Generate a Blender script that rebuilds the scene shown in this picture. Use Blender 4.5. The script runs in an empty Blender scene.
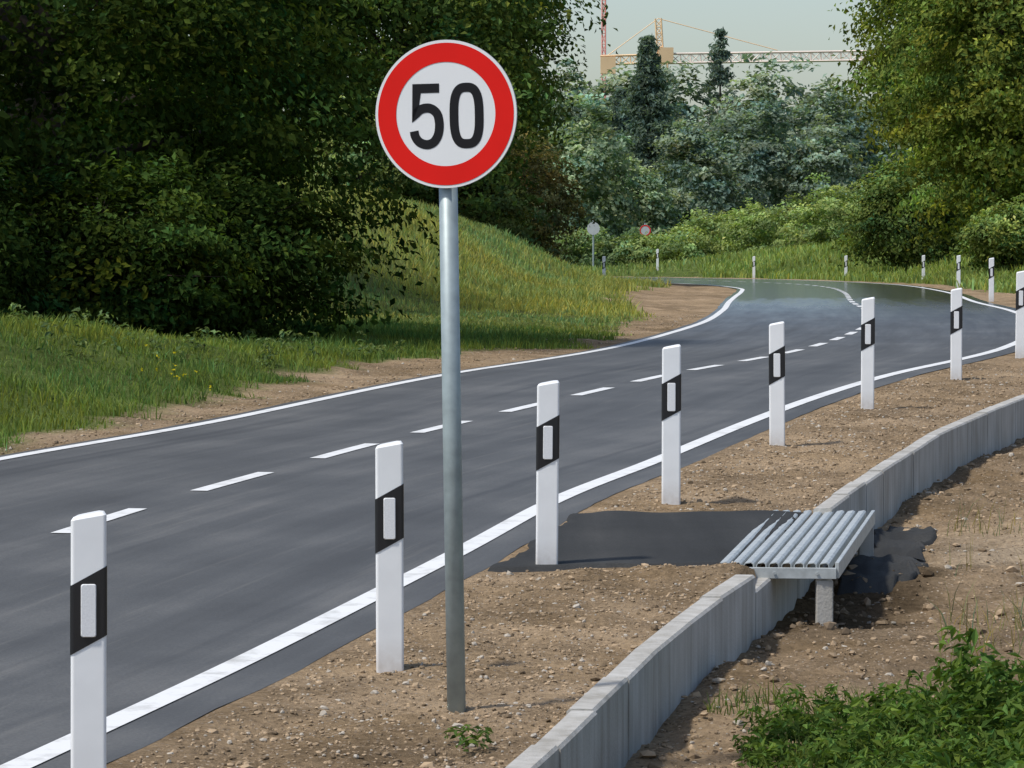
import bpy, math, numpy as np
from mathutils import Vector
rng = np.random.default_rng(7)
scene = bpy.context.scene
scene.view_settings.view_transform = 'Standard'
scene.view_settings.look = 'None'
scene.view_settings.exposure = 0
CAMZ = 1.9

# ------------------------------------------------------------ helpers
def sm(a, b, x):
    t = np.clip((np.asarray(x, float) - a) / (b - a), 0, 1)
    return t * t * (3 - 2 * t)

def _hash(ix, iy, seed):
    n = (ix.astype(np.int64) * 374761393 + iy.astype(np.int64) * 668265263 + seed * 974711) & 0x7fffffff
    n = ((n ^ (n >> 13)) * 1274126177) & 0x7fffffff
    n = (n ^ (n >> 16)) & 0xffff
    return n / 65535.0

def vnoise(x, y, seed=0):
    ix = np.floor(x); iy = np.floor(y)
    fx = x - ix; fy = y - iy
    fx = fx * fx * (3 - 2 * fx); fy = fy * fy * (3 - 2 * fy)
    a = _hash(ix, iy, seed); b = _hash(ix + 1, iy, seed)
    c = _hash(ix, iy + 1, seed); d = _hash(ix + 1, iy + 1, seed)
    return (a * (1 - fx) + b * fx) * (1 - fy) + (c * (1 - fx) + d * fx) * fy

def fbm(x, y, s=1.0, octv=4, seed=0):
    x = np.asarray(x, float) / s; y = np.asarray(y, float) / s
    r = 0; a = .5; t = 0
    for i in range(octv):
        r = r + a * (vnoise(x, y, seed + i * 17) - .5); t += a
        x = x * 2.03 + 11.3; y = y * 2.03 + 5.7; a *= .5
    return r / t * 2

def make_mesh(name, verts, faces, mat, cols=None, smooth=False, parent=None, uvs=None):
    verts = np.asarray(verts, dtype=np.float32); faces = np.asarray(faces, dtype=np.int32)
    me = bpy.data.meshes.new(name)
    nf, k = faces.shape
    me.vertices.add(len(verts)); me.vertices.foreach_set('co', verts.ravel())
    me.loops.add(nf * k); me.loops.foreach_set('vertex_index', faces.ravel())
    me.polygons.add(nf)
    me.polygons.foreach_set('loop_start', np.arange(0, nf * k, k, dtype=np.int32))
    me.polygons.foreach_set('loop_total', np.full(nf, k, dtype=np.int32))
    me.polygons.foreach_set('use_smooth', np.full(nf, smooth, dtype=bool))
    me.update(calc_edges=True)
    if cols is not None:
        ca = me.color_attributes.new('Col', 'FLOAT_COLOR', 'POINT')
        c4 = np.ones((len(verts), 4), dtype=np.float32); c4[:, :3] = cols
        ca.data.foreach_set('color', c4.ravel())
    if uvs is not None:
        ul = me.uv_layers.new(name='UVMap')
        ul.data.foreach_set('uv', np.asarray(uvs, dtype=np.float32)[faces.ravel()].ravel())
    me.validate()
    if mat: me.materials.append(mat)
    ob = bpy.data.objects.new(name, me)
    scene.collection.objects.link(ob)
    if parent: ob.parent = parent
    return ob

def poly_mesh(name, verts, faces, mat, parent=None, smooth=False):
    me = bpy.data.meshes.new(name); me.from_pydata([tuple(v) for v in verts], [], faces); me.update()
    if smooth:
        for p in me.polygons: p.use_smooth = True
    me.materials.append(mat)
    ob = bpy.data.objects.new(name, me); scene.collection.objects.link(ob)
    if parent: ob.parent = parent
    return ob

def empty(name, loc=(0, 0, 0)):
    e = bpy.data.objects.new(name, None); e.location = loc; e.empty_display_size = .3
    scene.collection.objects.link(e); return e

class MB:
    """accumulate polygons"""
    def __init__(s): s.v = []; s.f = []
    def box(s, c, ax, ay, az):
        c = Vector(c); ax = Vector(ax); ay = Vector(ay); az = Vector(az); n = len(s.v)
        for k in (-1, 1):
            for j in (-1, 1):
                for i in (-1, 1): s.v.append(c + ax * i + ay * j + az * k)
        for f in ((0, 2, 3, 1), (4, 5, 7, 6), (0, 1, 5, 4), (2, 6, 7, 3), (0, 4, 6, 2), (1, 3, 7, 5)):
            s.f.append([n + q for q in f])
    def bar(s, a, b, r, r2=None, n=6):
        a = Vector(a); b = Vector(b); d = (b - a).normalized(); r2 = r if r2 is None else r2
        u = d.cross(Vector((0, 0, 1)) if abs(d.z) < .9 else Vector((1, 0, 0))).normalized(); w = d.cross(u)
        m = len(s.v)
        for p, rr in ((a, r), (b, r2)):
            for i in range(n):
                t = 2 * math.pi * i / n
                s.v.append(p + (u * math.cos(t) + w * math.sin(t)) * rr)
        for i in range(n):
            j = (i + 1) % n
            s.f.append([m + i, m + j, m + n + j, m + n + i])
        s.f.append([m + i for i in range(n)][::-1]); s.f.append([m + n + i for i in range(n)])
    def obj(s, name, mat, parent=None, smooth=False): return poly_mesh(name, s.v, s.f, mat, parent, smooth)

def bevel(ob, w, seg=2):
    m = ob.modifiers.new('Bevel', 'BEVEL'); m.width = w; m.segments = seg; m.limit_method = 'ANGLE'

# ------------------------------------------------------------ materials
def newmat(name):
    m = bpy.data.materials.new(name); m.use_nodes = True
    nt = m.node_tree; nt.nodes.clear()
    out = nt.nodes.new('ShaderNodeOutputMaterial')
    return m, nt, out

def simple(name, col, rough=.5, metal=0, nscale=20, namt=.15, bump=.0, bscale=80, spec=.5):
    m, nt, out = newmat(name); N = nt.nodes; L = nt.links
    p = N.new('ShaderNodeBsdfPrincipled'); L.new(p.outputs[0], out.inputs[0])
    p.inputs['Roughness'].default_value = rough; p.inputs['Metallic'].default_value = metal; p.inputs['Specular IOR Level'].default_value = spec
    tc = N.new('ShaderNodeTexCoord'); no = N.new('ShaderNodeTexNoise'); no.inputs['Scale'].default_value = nscale
    no.inputs['Detail'].default_value = 5; L.new(tc.outputs['Object'], no.inputs['Vector'])
    mr = N.new('ShaderNodeMapRange'); mr.inputs[1].default_value = .3; mr.inputs[2].default_value = .7
    mr.inputs[3].default_value = 1 - namt; mr.inputs[4].default_value = 1 + namt
    L.new(no.outputs[0], mr.inputs[0])
    hv = N.new('ShaderNodeVectorMath'); hv.operation = 'SCALE'; hv.inputs[0].default_value = col[:3]
    L.new(mr.outputs[0], hv.inputs['Scale']); L.new(hv.outputs[0], p.inputs['Base Color'])
    if bump:
        nb = N.new('ShaderNodeTexNoise'); nb.inputs['Scale'].default_value = bscale; nb.inputs['Detail'].default_value = 4
        L.new(tc.outputs['Object'], nb.inputs['Vector'])
        b = N.new('ShaderNodeBump'); b.inputs['Strength'].default_value = bump; b.inputs['Distance'].default_value = .01
        L.new(nb.outputs[0], b.inputs['Height']); L.new(b.outputs[0], p.inputs['Normal'])
    return m

def leafmat(name, trans=.33):
    m, nt, out = newmat(name); N = nt.nodes; L = nt.links
    a = N.new('ShaderNodeAttribute'); a.attribute_name = 'Col'
    p = N.new('ShaderNodeBsdfDiffuse')
    t = N.new('ShaderNodeBsdfTranslucent')
    g = N.new('ShaderNodeVectorMath'); g.operation = 'MULTIPLY'; g.inputs[1].default_value = (1.4, 1.5, .6)
    L.new(a.outputs['Color'], p.inputs['Color']); L.new(a.outputs['Color'], g.inputs[0]); L.new(g.outputs[0], t.inputs[0])
    mx = N.new('ShaderNodeMixShader'); mx.inputs[0].default_value = trans
    L.new(p.outputs[0], mx.inputs[1]); L.new(t.outputs[0], mx.inputs[2]); L.new(mx.outputs[0], out.inputs[0])
    return m

M_leaf = leafmat('leaf'); M_grass = leafmat('grass_blade', .38)
M_bark = simple('bark', (.07, .055, .04), .9, 0, 6, .4, .6, 20)
def postmat():
    m = simple('white_plastic', (.80, .82, .83), .38, 0, 7, .04)
    nt = m.node_tree; N = nt.nodes; L = nt.links
    p = [n for n in N if n.type == 'BSDF_PRINCIPLED'][0]; src = p.inputs['Base Color'].links[0].from_socket
    tc = [n for n in N if n.type == 'TEX_COORD'][0]
    sp = N.new('ShaderNodeSeparateXYZ'); L.new(tc.outputs['Object'], sp.inputs[0])
    mr = N.new('ShaderNodeMapRange'); mr.inputs[1].default_value = .0; mr.inputs[2].default_value = .16; mr.inputs[3].default_value = .75; mr.inputs[4].default_value = 0
    L.new(sp.outputs['Z'], mr.inputs[0])
    n = N.new('ShaderNodeTexNoise'); n.inputs['Scale'].default_value = 30; n.inputs['Detail'].default_value = 6; L.new(tc.outputs['Object'], n.inputs[0])
    mu = N.new('ShaderNodeMath'); mu.operation = 'MULTIPLY'; L.new(mr.outputs[0], mu.inputs[0]); L.new(n.outputs[0], mu.inputs[1])
    mx = N.new('ShaderNodeMix'); mx.data_type = 'RGBA'; L.new(mu.outputs[0], mx.inputs['Factor']); L.new(src, mx.inputs[6]); mx.inputs[7].default_value = (.30, .22, .15, 1)
    L.new(mx.outputs[2], p.inputs['Base Color']); return m
M_white = postmat()
M_black = simple('black_band', (.012, .012, .014), .35, 0, 7, .1)
M_refl = simple('reflector_white', (.74, .76, .78), .2, 0, 150, .08)
M_galv = simple('galvanised_steel', (.44, .47, .47), .5, .3, 18, .18)
M_galvp = simple('galvanised_pole', (.31, .37, .38), .5, .3, 14, .16)
M_signw = simple('sign_white', (.70, .72, .73), .5, 0, 5, .02, spec=.25)
M_signr = simple('sign_red', (.66, .012, .008), .5, 0, 5, .05, spec=.15)
M_signk = simple('sign_black', (.010, .010, .012), .5, 0, 5, .05, spec=.2)
M_signback = simple('sign_back_grey', (.50, .52, .53), .5, .1, 5, .05)

def concrete():
    m, nt, out = newmat('concrete'); N = nt.nodes; L = nt.links
    p = N.new('ShaderNodeBsdfPrincipled'); p.inputs['Roughness'].default_value = .85; L.new(p.outputs[0], out.inputs[0])
    tc = N.new('ShaderNodeTexCoord')
    n1 = N.new('ShaderNodeTexNoise'); n1.inputs['Scale'].default_value = 2.2; n1.inputs['Detail'].default_value = 6
    n2 = N.new('ShaderNodeTexNoise'); n2.inputs['Scale'].default_value = 60; n2.inputs['Detail'].default_value = 4
    mp = N.new('ShaderNodeMapping'); mp.inputs['Scale'].default_value = (6, 6, .8)
    n3 = N.new('ShaderNodeTexNoise'); n3.inputs['Scale'].default_value = 2; n3.inputs['Detail'].default_value = 3
    L.new(tc.outputs['Object'], n1.inputs[0]); L.new(tc.outputs['Object'], n2.inputs[0])
    L.new(tc.outputs['Object'], mp.inputs[0]); L.new(mp.outputs[0], n3.inputs[0])
    r = N.new('ShaderNodeValToRGB'); r.color_ramp.elements[0].position = .35; r.color_ramp.elements[1].position = .65
    r.color_ramp.elements[0].color = (.29, .275, .24, 1); r.color_ramp.elements[1].color = (.48, .47, .44, 1)
    ad = N.new('ShaderNodeMath'); ad.operation = 'ADD'; ad2 = N.new('ShaderNodeMath'); ad2.operation = 'MULTIPLY'; ad2.inputs[1].default_value = .5
    L.new(n1.outputs[0], ad.inputs[0]); L.new(n3.outputs[0], ad.inputs[1]); L.new(ad.outputs[0], ad2.inputs[0]); L.new(ad2.outputs[0], r.inputs[0])
    L.new(r.outputs[0], p.inputs['Base Color'])
    b = N.new('ShaderNodeBump'); b.inputs['Strength'].default_value = .35; b.inputs['Distance'].default_value = .01
    L.new(n2.outputs[0], b.inputs['Height']); L.new(b.outputs[0], p.inputs['Normal'])
    return m
M_conc = concrete()

def asphalt(name, dark=1.0, far=True):
    m, nt, out = newmat(name); N = nt.nodes; L = nt.links
    p = N.new('ShaderNodeBsdfPrincipled'); L.new(p.outputs[0], out.inputs[0])
    tc = N.new('ShaderNodeTexCoord')
    uv = N.new('ShaderNodeMapping'); uv.inputs['Scale'].default_value = (2.2, .10, 1)
    L.new(tc.outputs['UV' if far else 'Object'], uv.inputs[0])
    n1 = N.new('ShaderNodeTexNoise'); n1.inputs['Scale'].default_value = 1.0; n1.inputs['Detail'].default_value = 5; n1.inputs['Roughness'].default_value = .6
    L.new(uv.outputs[0], n1.inputs[0])
    n2 = N.new('ShaderNodeTexNoise'); n2.inputs['Scale'].default_value = .8; n2.inputs['Detail'].default_value = 6
    L.new(tc.outputs['Object'], n2.inputs[0])
    n3 = N.new('ShaderNodeTexNoise'); n3.inputs['Scale'].default_value = 70; n3.inputs['Detail'].default_value = 3
    L.new(tc.outputs['Object'], n3.inputs[0])
    a = N.new('ShaderNodeMath'); a.operation = 'MULTIPLY_ADD'; a.inputs[1].default_value = .45
    L.new(n1.outputs[0], a.inputs[0]); b = N.new('ShaderNodeMath'); b.operation = 'MULTIPLY'; b.inputs[1].default_value = .30
    L.new(n2.outputs[0], b.inputs[0]); L.new(b.outputs[0], a.inputs[2])
    c = N.new('ShaderNodeMath'); c.operation = 'MULTIPLY_ADD'; c.inputs[1].default_value = .25
    L.new(n3.outputs[0], c.inputs[0]); L.new(a.outputs[0], c.inputs[2])
    r = N.new('ShaderNodeValToRGB'); e = r.color_ramp.elements
    e[0].position = .38; e[0].color = (.050 * dark, .051 * dark, .050 * dark, 1)
    e[1].position = .62; e[1].color = (.118 * dark, .118 * dark, .113 * dark, 1)
    x = e.new(.5); x.color = (.073 * dark, .075 * dark, .074 * dark, 1)
    L.new(c.outputs[0], r.inputs[0]); col = r.outputs[0]
    if far:
        m2 = N.new('ShaderNodeMapping'); m2.inputs['Scale'].default_value = (9, .22, 1); m2.inputs['Rotation'].default_value = (0, 0, .05)
        L.new(tc.outputs['UV'], m2.inputs[0]); n4 = N.new('ShaderNodeTexNoise'); n4.inputs['Scale'].default_value = 1; n4.inputs['Detail'].default_value = 6; n4.inputs['Roughness'].default_value = .7
        L.new(m2.outputs[0], n4.inputs[0]); mr4 = N.new('ShaderNodeMapRange'); mr4.inputs[1].default_value = .57; mr4.inputs[2].default_value = .74; mr4.inputs[3].default_value = 0; mr4.inputs[4].default_value = .6
        L.new(n4.outputs[0], mr4.inputs[0]); mx = N.new('ShaderNodeMix'); mx.data_type = 'RGBA'
        L.new(mr4.outputs[0], mx.inputs['Factor']); L.new(col, mx.inputs[6]); mx.inputs[7].default_value = (.16, .155, .14, 1); col = mx.outputs[2]
        m5 = N.new('ShaderNodeMapping'); m5.inputs['Scale'].default_value = (5, .05, 1); m5.inputs['Location'].default_value = (3.3, 7, 0)
        L.new(tc.outputs['UV'], m5.inputs[0]); n5 = N.new('ShaderNodeTexNoise'); n5.inputs['Scale'].default_value = 1; n5.inputs['Detail'].default_value = 3
        L.new(m5.outputs[0], n5.inputs[0]); mr5 = N.new('ShaderNodeMapRange'); mr5.inputs[1].default_value = .58; mr5.inputs[2].default_value = .70; mr5.inputs[3].default_value = 0; mr5.inputs[4].default_value = .45
        L.new(n5.outputs[0], mr5.inputs[0]); mx5 = N.new('ShaderNodeMix'); mx5.data_type = 'RGBA'
        L.new(mr5.outputs[0], mx5.inputs['Factor']); L.new(col, mx5.inputs[6]); mx5.inputs[7].default_value = (.035, .036, .037, 1); col = mx5.outputs[2]
    L.new(col, p.inputs['Base Color'])
    bm = N.new('ShaderNodeBump'); bm.inputs['Distance'].default_value = .004
    L.new(n3.outputs[0], bm.inputs['Height']); L.new(bm.outputs[0], p.inputs['Normal'])
    if far:
        sp = N.new('ShaderNodeSeparateXYZ'); L.new(tc.outputs['Object'], sp.inputs[0])
        w = N.new('ShaderNodeMath'); w.operation = 'MULTIPLY_ADD'; w.inputs[1].default_value = 30
        L.new(n1.outputs[0], w.inputs[0]); L.new(sp.outputs['Y'], w.inputs[2])
        mr = N.new('ShaderNodeMapRange'); mr.inputs[1].default_value = 66; mr.inputs[2].default_value = 112
        mr.inputs[3].default_value = .68; mr.inputs[4].default_value = .12
        L.new(w.outputs[0], mr.inputs[0]); L.new(mr.outputs[0], p.inputs['Roughness'])
        ms = N.new('ShaderNodeMapRange'); ms.inputs[1].default_value = 40; ms.inputs[2].default_value = 85
        ms.inputs[3].default_value = .5; ms.inputs[4].default_value = .0
        L.new(w.outputs[0], ms.inputs[0]); L.new(ms.outputs[0], bm.inputs['Strength'])
    else:
        p.inputs['Roughness'].default_value = .9; p.inputs['Specular IOR Level'].default_value = .2; bm.inputs['Strength'].default_value = .5
    return m
M_asph = asphalt('asphalt'); M_asph2 = asphalt('fresh_asphalt', .48, False)

def paint():
    m, nt, out = newmat('road_paint'); N = nt.nodes; L = nt.links
    p = N.new('ShaderNodeBsdfPrincipled'); p.inputs['Roughness'].default_value = .6; L.new(p.outputs[0], out.inputs[0])
    tc = N.new('ShaderNodeTexCoord'); n = N.new('ShaderNodeTexNoise'); n.inputs['Scale'].default_value = 5; n.inputs['Detail'].default_value = 8
    n.inputs['Roughness'].default_value = .7
    L.new(tc.outputs['Object'], n.inputs[0]); r = N.new('ShaderNodeValToRGB'); e = r.color_ramp.elements
    e[0].position = .3; e[0].color = (.46, .46, .44, 1); e[1].position = .5; e[1].color = (.72, .73, .72, 1)
    L.new(n.outputs[0], r.inputs[0]); L.new(r.outputs[0], p.inputs['Base Color'])
    return m
M_paint = paint()

def groundmat():
    m, nt, out = newmat('ground'); N = nt.nodes; L = nt.links
    p = N.new('ShaderNodeBsdfDiffuse')
    L.new(p.outputs[0], out.inputs[0])
    tc = N.new('ShaderNodeTexCoord'); at = N.new('ShaderNodeAttribute'); at.attribute_name = 'Col'
    n1 = N.new('ShaderNodeTexNoise'); n1.inputs['Scale'].default_value = 1.3; n1.inputs['Detail'].default_value = 8; n1.inputs['Roughness'].default_value = .65
    n2 = N.new('ShaderNodeTexNoise'); n2.inputs['Scale'].default_value = 26; n2.inputs['Detail'].default_value = 6; n2.inputs['Roughness'].default_value = .75
    vo = N.new('ShaderNodeTexVoronoi'); vo.inputs['Scale'].default_value = 55
    for q in (n1, n2, vo): L.new(tc.outputs['Object'], q.inputs['Vector'])
    a = N.new('ShaderNodeMath'); a.operation = 'ADD'; L.new(n1.outputs[0], a.inputs[0]); L.new(n2.outputs[0], a.inputs[1])
    mr = N.new('ShaderNodeMapRange'); mr.inputs[1].default_value = .78; mr.inputs[2].default_value = 1.22; mr.inputs[3].default_value = .55; mr.inputs[4].default_value = 1.42
    L.new(a.outputs[0], mr.inputs[0])
    sc = N.new('ShaderNodeVectorMath'); sc.operation = 'SCALE'; L.new(at.outputs['Color'], sc.inputs[0]); L.new(mr.outputs[0], sc.inputs['Scale'])
    sv = N.new('ShaderNodeSeparateColor'); L.new(vo.outputs['Color'], sv.inputs[0])
    gt = N.new('ShaderNodeMath'); gt.operation = 'GREATER_THAN'; gt.inputs[1].default_value = .78; L.new(sv.outputs[0], gt.inputs[0])
    dl = N.new('ShaderNodeMath'); dl.operation = 'LESS_THAN'; dl.inputs[1].default_value = .40; L.new(vo.outputs['Distance'], dl.inputs[0])
    mu = N.new('ShaderNodeMath'); mu.operation = 'MULTIPLY'; L.new(gt.outputs[0], mu.inputs[0]); L.new(dl.outputs[0], mu.inputs[1])
    sr = N.new('ShaderNodeSeparateColor'); L.new(at.outputs['Color'], sr.inputs[0])
    di = N.new('ShaderNodeMath'); di.operation = 'GREATER_THAN'; di.inputs[1].default_value = .18; L.new(sr.outputs[0], di.inputs[0])
    mu2 = N.new('ShaderNodeMath'); mu2.operation = 'MULTIPLY'; L.new(mu.outputs[0], mu2.inputs[0]); L.new(di.outputs[0], mu2.inputs[1])
    pc = N.new('ShaderNodeValToRGB'); pc.color_ramp.elements[0].color = (.13, .09, .06, 1); pc.color_ramp.elements[1].color = (.46, .38, .29, 1)
    L.new(sv.outputs[1], pc.inputs[0])
    mx = N.new('ShaderNodeMix'); mx.data_type = 'RGBA'; L.new(mu2.outputs[0], mx.inputs['Factor'])
    L.new(sc.outputs[0], mx.inputs[6]); L.new(pc.outputs[0], mx.inputs[7]); L.new(mx.outputs[2], p.inputs['Color'])
    b = N.new('ShaderNodeBump'); b.inputs['Strength'].default_value = 1.0; b.inputs['Distance'].default_value = .03
    L.new(n2.outputs[0], b.inputs['Height']); L.new(b.outputs[0], p.inputs['Normal'])
    return m
M_ground = groundmat()

def stonemat():
    m, nt, out = newmat('gravel'); N = nt.nodes; L = nt.links
    p = N.new('ShaderNodeBsdfDiffuse'); L.new(p.outputs[0], out.inputs[0])
    at = N.new('ShaderNodeAttribute'); at.attribute_name = 'Col'; L.new(at.outputs['Color'], p.inputs['Color'])
    return m
M_stone = stonemat()

# ------------------------------------------------------------ terrain definition
_bz = np.arange(-60, 1100, .25)
_bh = np.interp(_bz, [-60, 0, 10, 14, 17.4, 21.4, 25, 30, 36, 44, 60, 100, 133, 200, 300, 1100],
                [-2.3, -2.1, -1.98, -1.90, -1.83, -1.71, -1.62, -1.52, -1.42, -1.33, -1.25, -1.15, -1.16, -1.30, -1.3, -1.3])
_k = np.hanning(17); _k /= _k.sum()
_bh = np.convolve(np.pad(_bh, 8, mode='edge'), _k, 'valid') + CAMZ
def base(y): return np.interp(y, _bz, _bh)

Rp = np.array([(-8.6,-20),(-4.7,0),(-2.75,10),(-1.8,14.6),(-.46,21.4),(.31,25.8),(1.08,29.3),(2.13,34.4),(3.7,41.5),(6.45,52.5),(8.7,66),(9.85,79),(10.5,91),(11.9,110),(12.8,130),(12.6,148),(11.5,162),(9.5,174),(5.8,187),(0,199),(-14,214),(-40,232)], float)
Lp = np.array([(-14.5,-20),(-10.3,0),(-8.15,10),(-7.1,14.6),(-5.6,21.4),(-4.63,25.8),(-3.75,29.3),(-2.4,34.4),(-1.03,41.5),(1.3,52.5),(3.05,66),(4.15,79),(4.95,91),(6.3,110),(6.85,121),(6.5,133),(5.3,145),(3.2,156),(-.5,166),(-6,175),(-18,190),(-44,208)], float)
def catmull(P, n=24):
    out = []
    Q = np.vstack([2 * P[0] - P[1], P, 2 * P[-1] - P[-2]])
    for i in range(1, len(Q) - 2):
        t = np.linspace(0, 1, n, endpoint=False)[:, None]
        a, b, c, d = Q[i - 1], Q[i], Q[i + 1], Q[i + 2]
        out.append(.5 * ((2 * b) + (-a + c) * t + (2 * a - 5 * b + 4 * c - d) * t ** 2 + (-a + 3 * b - 3 * c + d) * t ** 3))
    out.append(P[-1:]); return np.vstack(out)
Rc = catmull(Rp); Lc = catmull(Lp); Cc = (Rc + Lc) / 2
Ct = np.gradient(Cc, axis=0); Ct /= np.linalg.norm(Ct, axis=1)[:, None]
Cn = np.stack([Ct[:, 1], -Ct[:, 0]], 1)     # pointing right
Cwr = np.abs(((Rc - Cc) * Cn).sum(1)); Cwl = np.abs(((Lc - Cc) * Cn).sum(1))

def road_d(x, y):
    """distance outside the edge line (neg inside) and side"""
    x = np.asarray(x, float).ravel(); y = np.asarray(y, float).ravel()
    d = np.empty(len(x)); s = np.empty(len(x))
    for i in range(0, len(x), 20000):
        xx = x[i:i + 20000, None]; yy = y[i:i + 20000, None]
        q = (xx - Cc[None, ::2, 0]) ** 2 + (yy - Cc[None, ::2, 1]) ** 2
        k = q.argmin(1) * 2
        lat = (xx[:, 0] - Cc[k, 0]) * Cn[k, 0] + (yy[:, 0] - Cc[k, 1]) * Cn[k, 1]
        w = np.where(lat > 0, Cwr[k], Cwl[k]); s[i:i + 20000] = np.sign(lat)
        dd = np.sqrt(q.min(1)); d[i:i + 20000] = np.maximum(np.abs(lat), np.where(dd > 12, dd, 0)) - w
    return d, s

WP = np.array([(-3,-10),(-1.6,5),(-.6,11),(.03,14.6),(.14,15.3),(.575,18),(.92,19.7),(1.2,20.9),(1.87,24.7),(2.33,27),(3.3,31.7),(4.75,37.5),(6.3,42),(8.9,49),(12.8,57),(14.5,66),(15.6,79),(17,100),(18,130),(18,1100)])
def wallx(y): return np.interp(y, WP[:, 1], WP[:, 0])

def ground(x, y, rough=True):
    x = np.asarray(x, float).ravel(); y = np.asarray(y, float).ravel()
    d, s = road_d(x, y); h = base(y)
    left = s < 0; right = ~left
    bank = .62 * sm(.7, 4.0, d) * (1 - .78 * sm(39, 49, y)) * (1 - .8 * sm(52, 66, y)) + .6 * sm(5, 16, d) * (1 - sm(62, 85, y))
    md = d + fbm(x, y, 9, 3, 5) * 1.0
    mound = 2.3 * sm(3.6, 9.2, md) * sm(62, 84, y) * (1 - sm(108, 140, y)) + .10 * sm(1.2, 4, d) * sm(55, 66, y)
    h = h + np.where(left, bank + mound, 0)
    rb = 1.5 * sm(2, 11, d) * sm(85, 130, y) * (1 - sm(190, 215, y))
    low = .31 * (x > wallx(y) + .05) * (1 - sm(44, 56, y))
    h = h + np.where(right, rb - low, 0)
    if rough:
        amp = sm(.33, .7, d)
        nw = sm(.0, .12, np.abs(x - wallx(y) - .05))
        onlow = (x > wallx(y) + .05)
        fine = fbm(x, y, .2, 4, 3) * np.where(right, np.where(onlow, .06, .038), .035)
        mid = fbm(x, y, 1.2, 3, 9) * np.where(right, np.where(onlow, .09, .04), .06)
        big = fbm(x, y, 6, 3, 21) * .18 * sm(1.5, 6, d) * np.where(right & (y < 60), 0, 1)
        flat = 1 - .9 * ((y > 21.2) & (y < 25) & (~onlow) & right)
        h = h + (fine + mid) * amp * (.3 + .7 * nw) * np.where(y > 150, .3, 1) * flat + big * (y < 400)
        h = h + .05 * np.exp(-((y - 20.9) / .35) ** 2) * sm(.5, 1.0, d) * (~onlow) * right * (1 + fbm(x, y, .4, 3, 71))
    h = h - .02 * (1 - sm(.2, .33, d))
    return h

def grassness(x, y):
    x = np.asarray(x, float).ravel(); y = np.asarray(y, float).ravel()
    d, s = road_d(x, y)
    wl = np.interp(y, [0, 30, 38, 46, 56, 70, 90, 110, 130, 160], [.55, .5, .75, 1.15, 1.0, 1.5, 2.6, 2.8, 2.2, 1.0])
    wr = np.interp(y, [0, 60, 70, 100, 140, 200], [60, 60, 6, 1.6, 1.0, 1.0])
    n = fbm(x, y, 1.1, 4, 41)
    n2 = fbm(x, y, 3.3, 3, 47)
    w = np.where(s < 0, wl, wr)
    return sm(-.15, .3, d - w - n * .7 * np.minimum(1, w) - n2 * .9), d, s

# ---- ground sheet
ry = np.array(list(np.arange(-50, 11, 1.5)) + list(np.arange(11, 40, .07)) + list(np.arange(40, 70, .2)) + list(np.arange(70, 130, .6)) + list(np.arange(130, 300, 3)) + list(np.arange(300, 1080, 30)))
Lx = np.interp(np.minimum(ry, 109), Lp[:14, 1], Lp[:14, 0])
Rx = np.interp(np.minimum(ry, 109), Rp[:14, 1], Rp[:14, 0])
lo = np.array([600, 400, 250, 150, 100, 70, 50, 38, 30, 24, 20, 17, 15] + list(np.arange(13, .1, -.17)))
ro = np.array(list(np.arange(.10, 5, .09)) + list(np.arange(5, 12, .6)) + [14, 17, 21, 26, 32, 40, 55, 75, 110, 160, 250, 400, 600])
cols_ = []
for i, y in enumerate(ry):
    wx = float(wallx(y)); R = Rx[i] + .15; Lq = Lx[i]
    c = np.concatenate([Lq - lo, Lq + (R - Lq) * np.linspace(0, 1, 9), R + (wx + .02 - R) * np.linspace(0, 1, 42)[1:], wx + ro])
    cols_.append(c)
GX = np.array(cols_); GY = np.repeat(ry[:, None], GX.shape[1], 1)
gz = ground(GX, GY)
gm, gd, gs = grassness(GX, GY)
gx = GX.ravel(); gy = GY.ravel()
dirt = np.array([.290, .212, .132])
dn = fbm(gx, gy, 2.5, 4, 77)[:, None]
dcol = dirt * (1 + .3 * dn) + np.array([.06, .05, .04]) * fbm(gx, gy, .6, 3, 88)[:, None]
onlow = (gx > wallx(gy) + .05)
pth = (onlow * np.exp(-((gy - 25.4 - .2 * (gx - 3)) / .9) ** 2) * sm(2.5, 3.0, gx))[:, None]
dcol = dcol + pth * np.array([.14, .125, .10])
dark = (onlow & (gy < 60))[:, None] * sm(.1, .5, fbm(gx, gy, 1.7, 4, 99) + .1)[:, None]
dcol = dcol * (1 - .2 * dark)
grate_dark = (onlow * np.exp(-((gy - 22.6) / 1.9) ** 4) * (1 - sm(.70, 1.0, gx - wallx(gy) + .25 * fbm(gx, gy, .5, 3, 13))))[:, None]  # soil darkened along the wall below the grating
dcol = dcol * (1 - .60 * grate_dark)
gcol = np.array([.090, .122, .036]) * (1 + .35 * fbm(gx, gy, 3, 3, 61)[:, None])
gcol = gcol + (np.array([.16, .17, .055]) - gcol) * (sm(55, 75, gy) * (1 - sm(140, 190, gy)) * .7)[:, None]
tc_ = dcol * (1 - gm[:, None]) + gcol * gm[:, None]
nr, nc = GX.shape
idx = np.arange(nr * nc).reshape(nr, nc)
gf = np.stack([idx[:-1, :-1], idx[:-1, 1:], idx[1:, 1:], idx[1:, :-1]], -1).reshape(-1, 4)
make_mesh('ground', np.stack([gx, gy, gz], 1), gf, M_ground, tc_, smooth=True)

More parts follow.
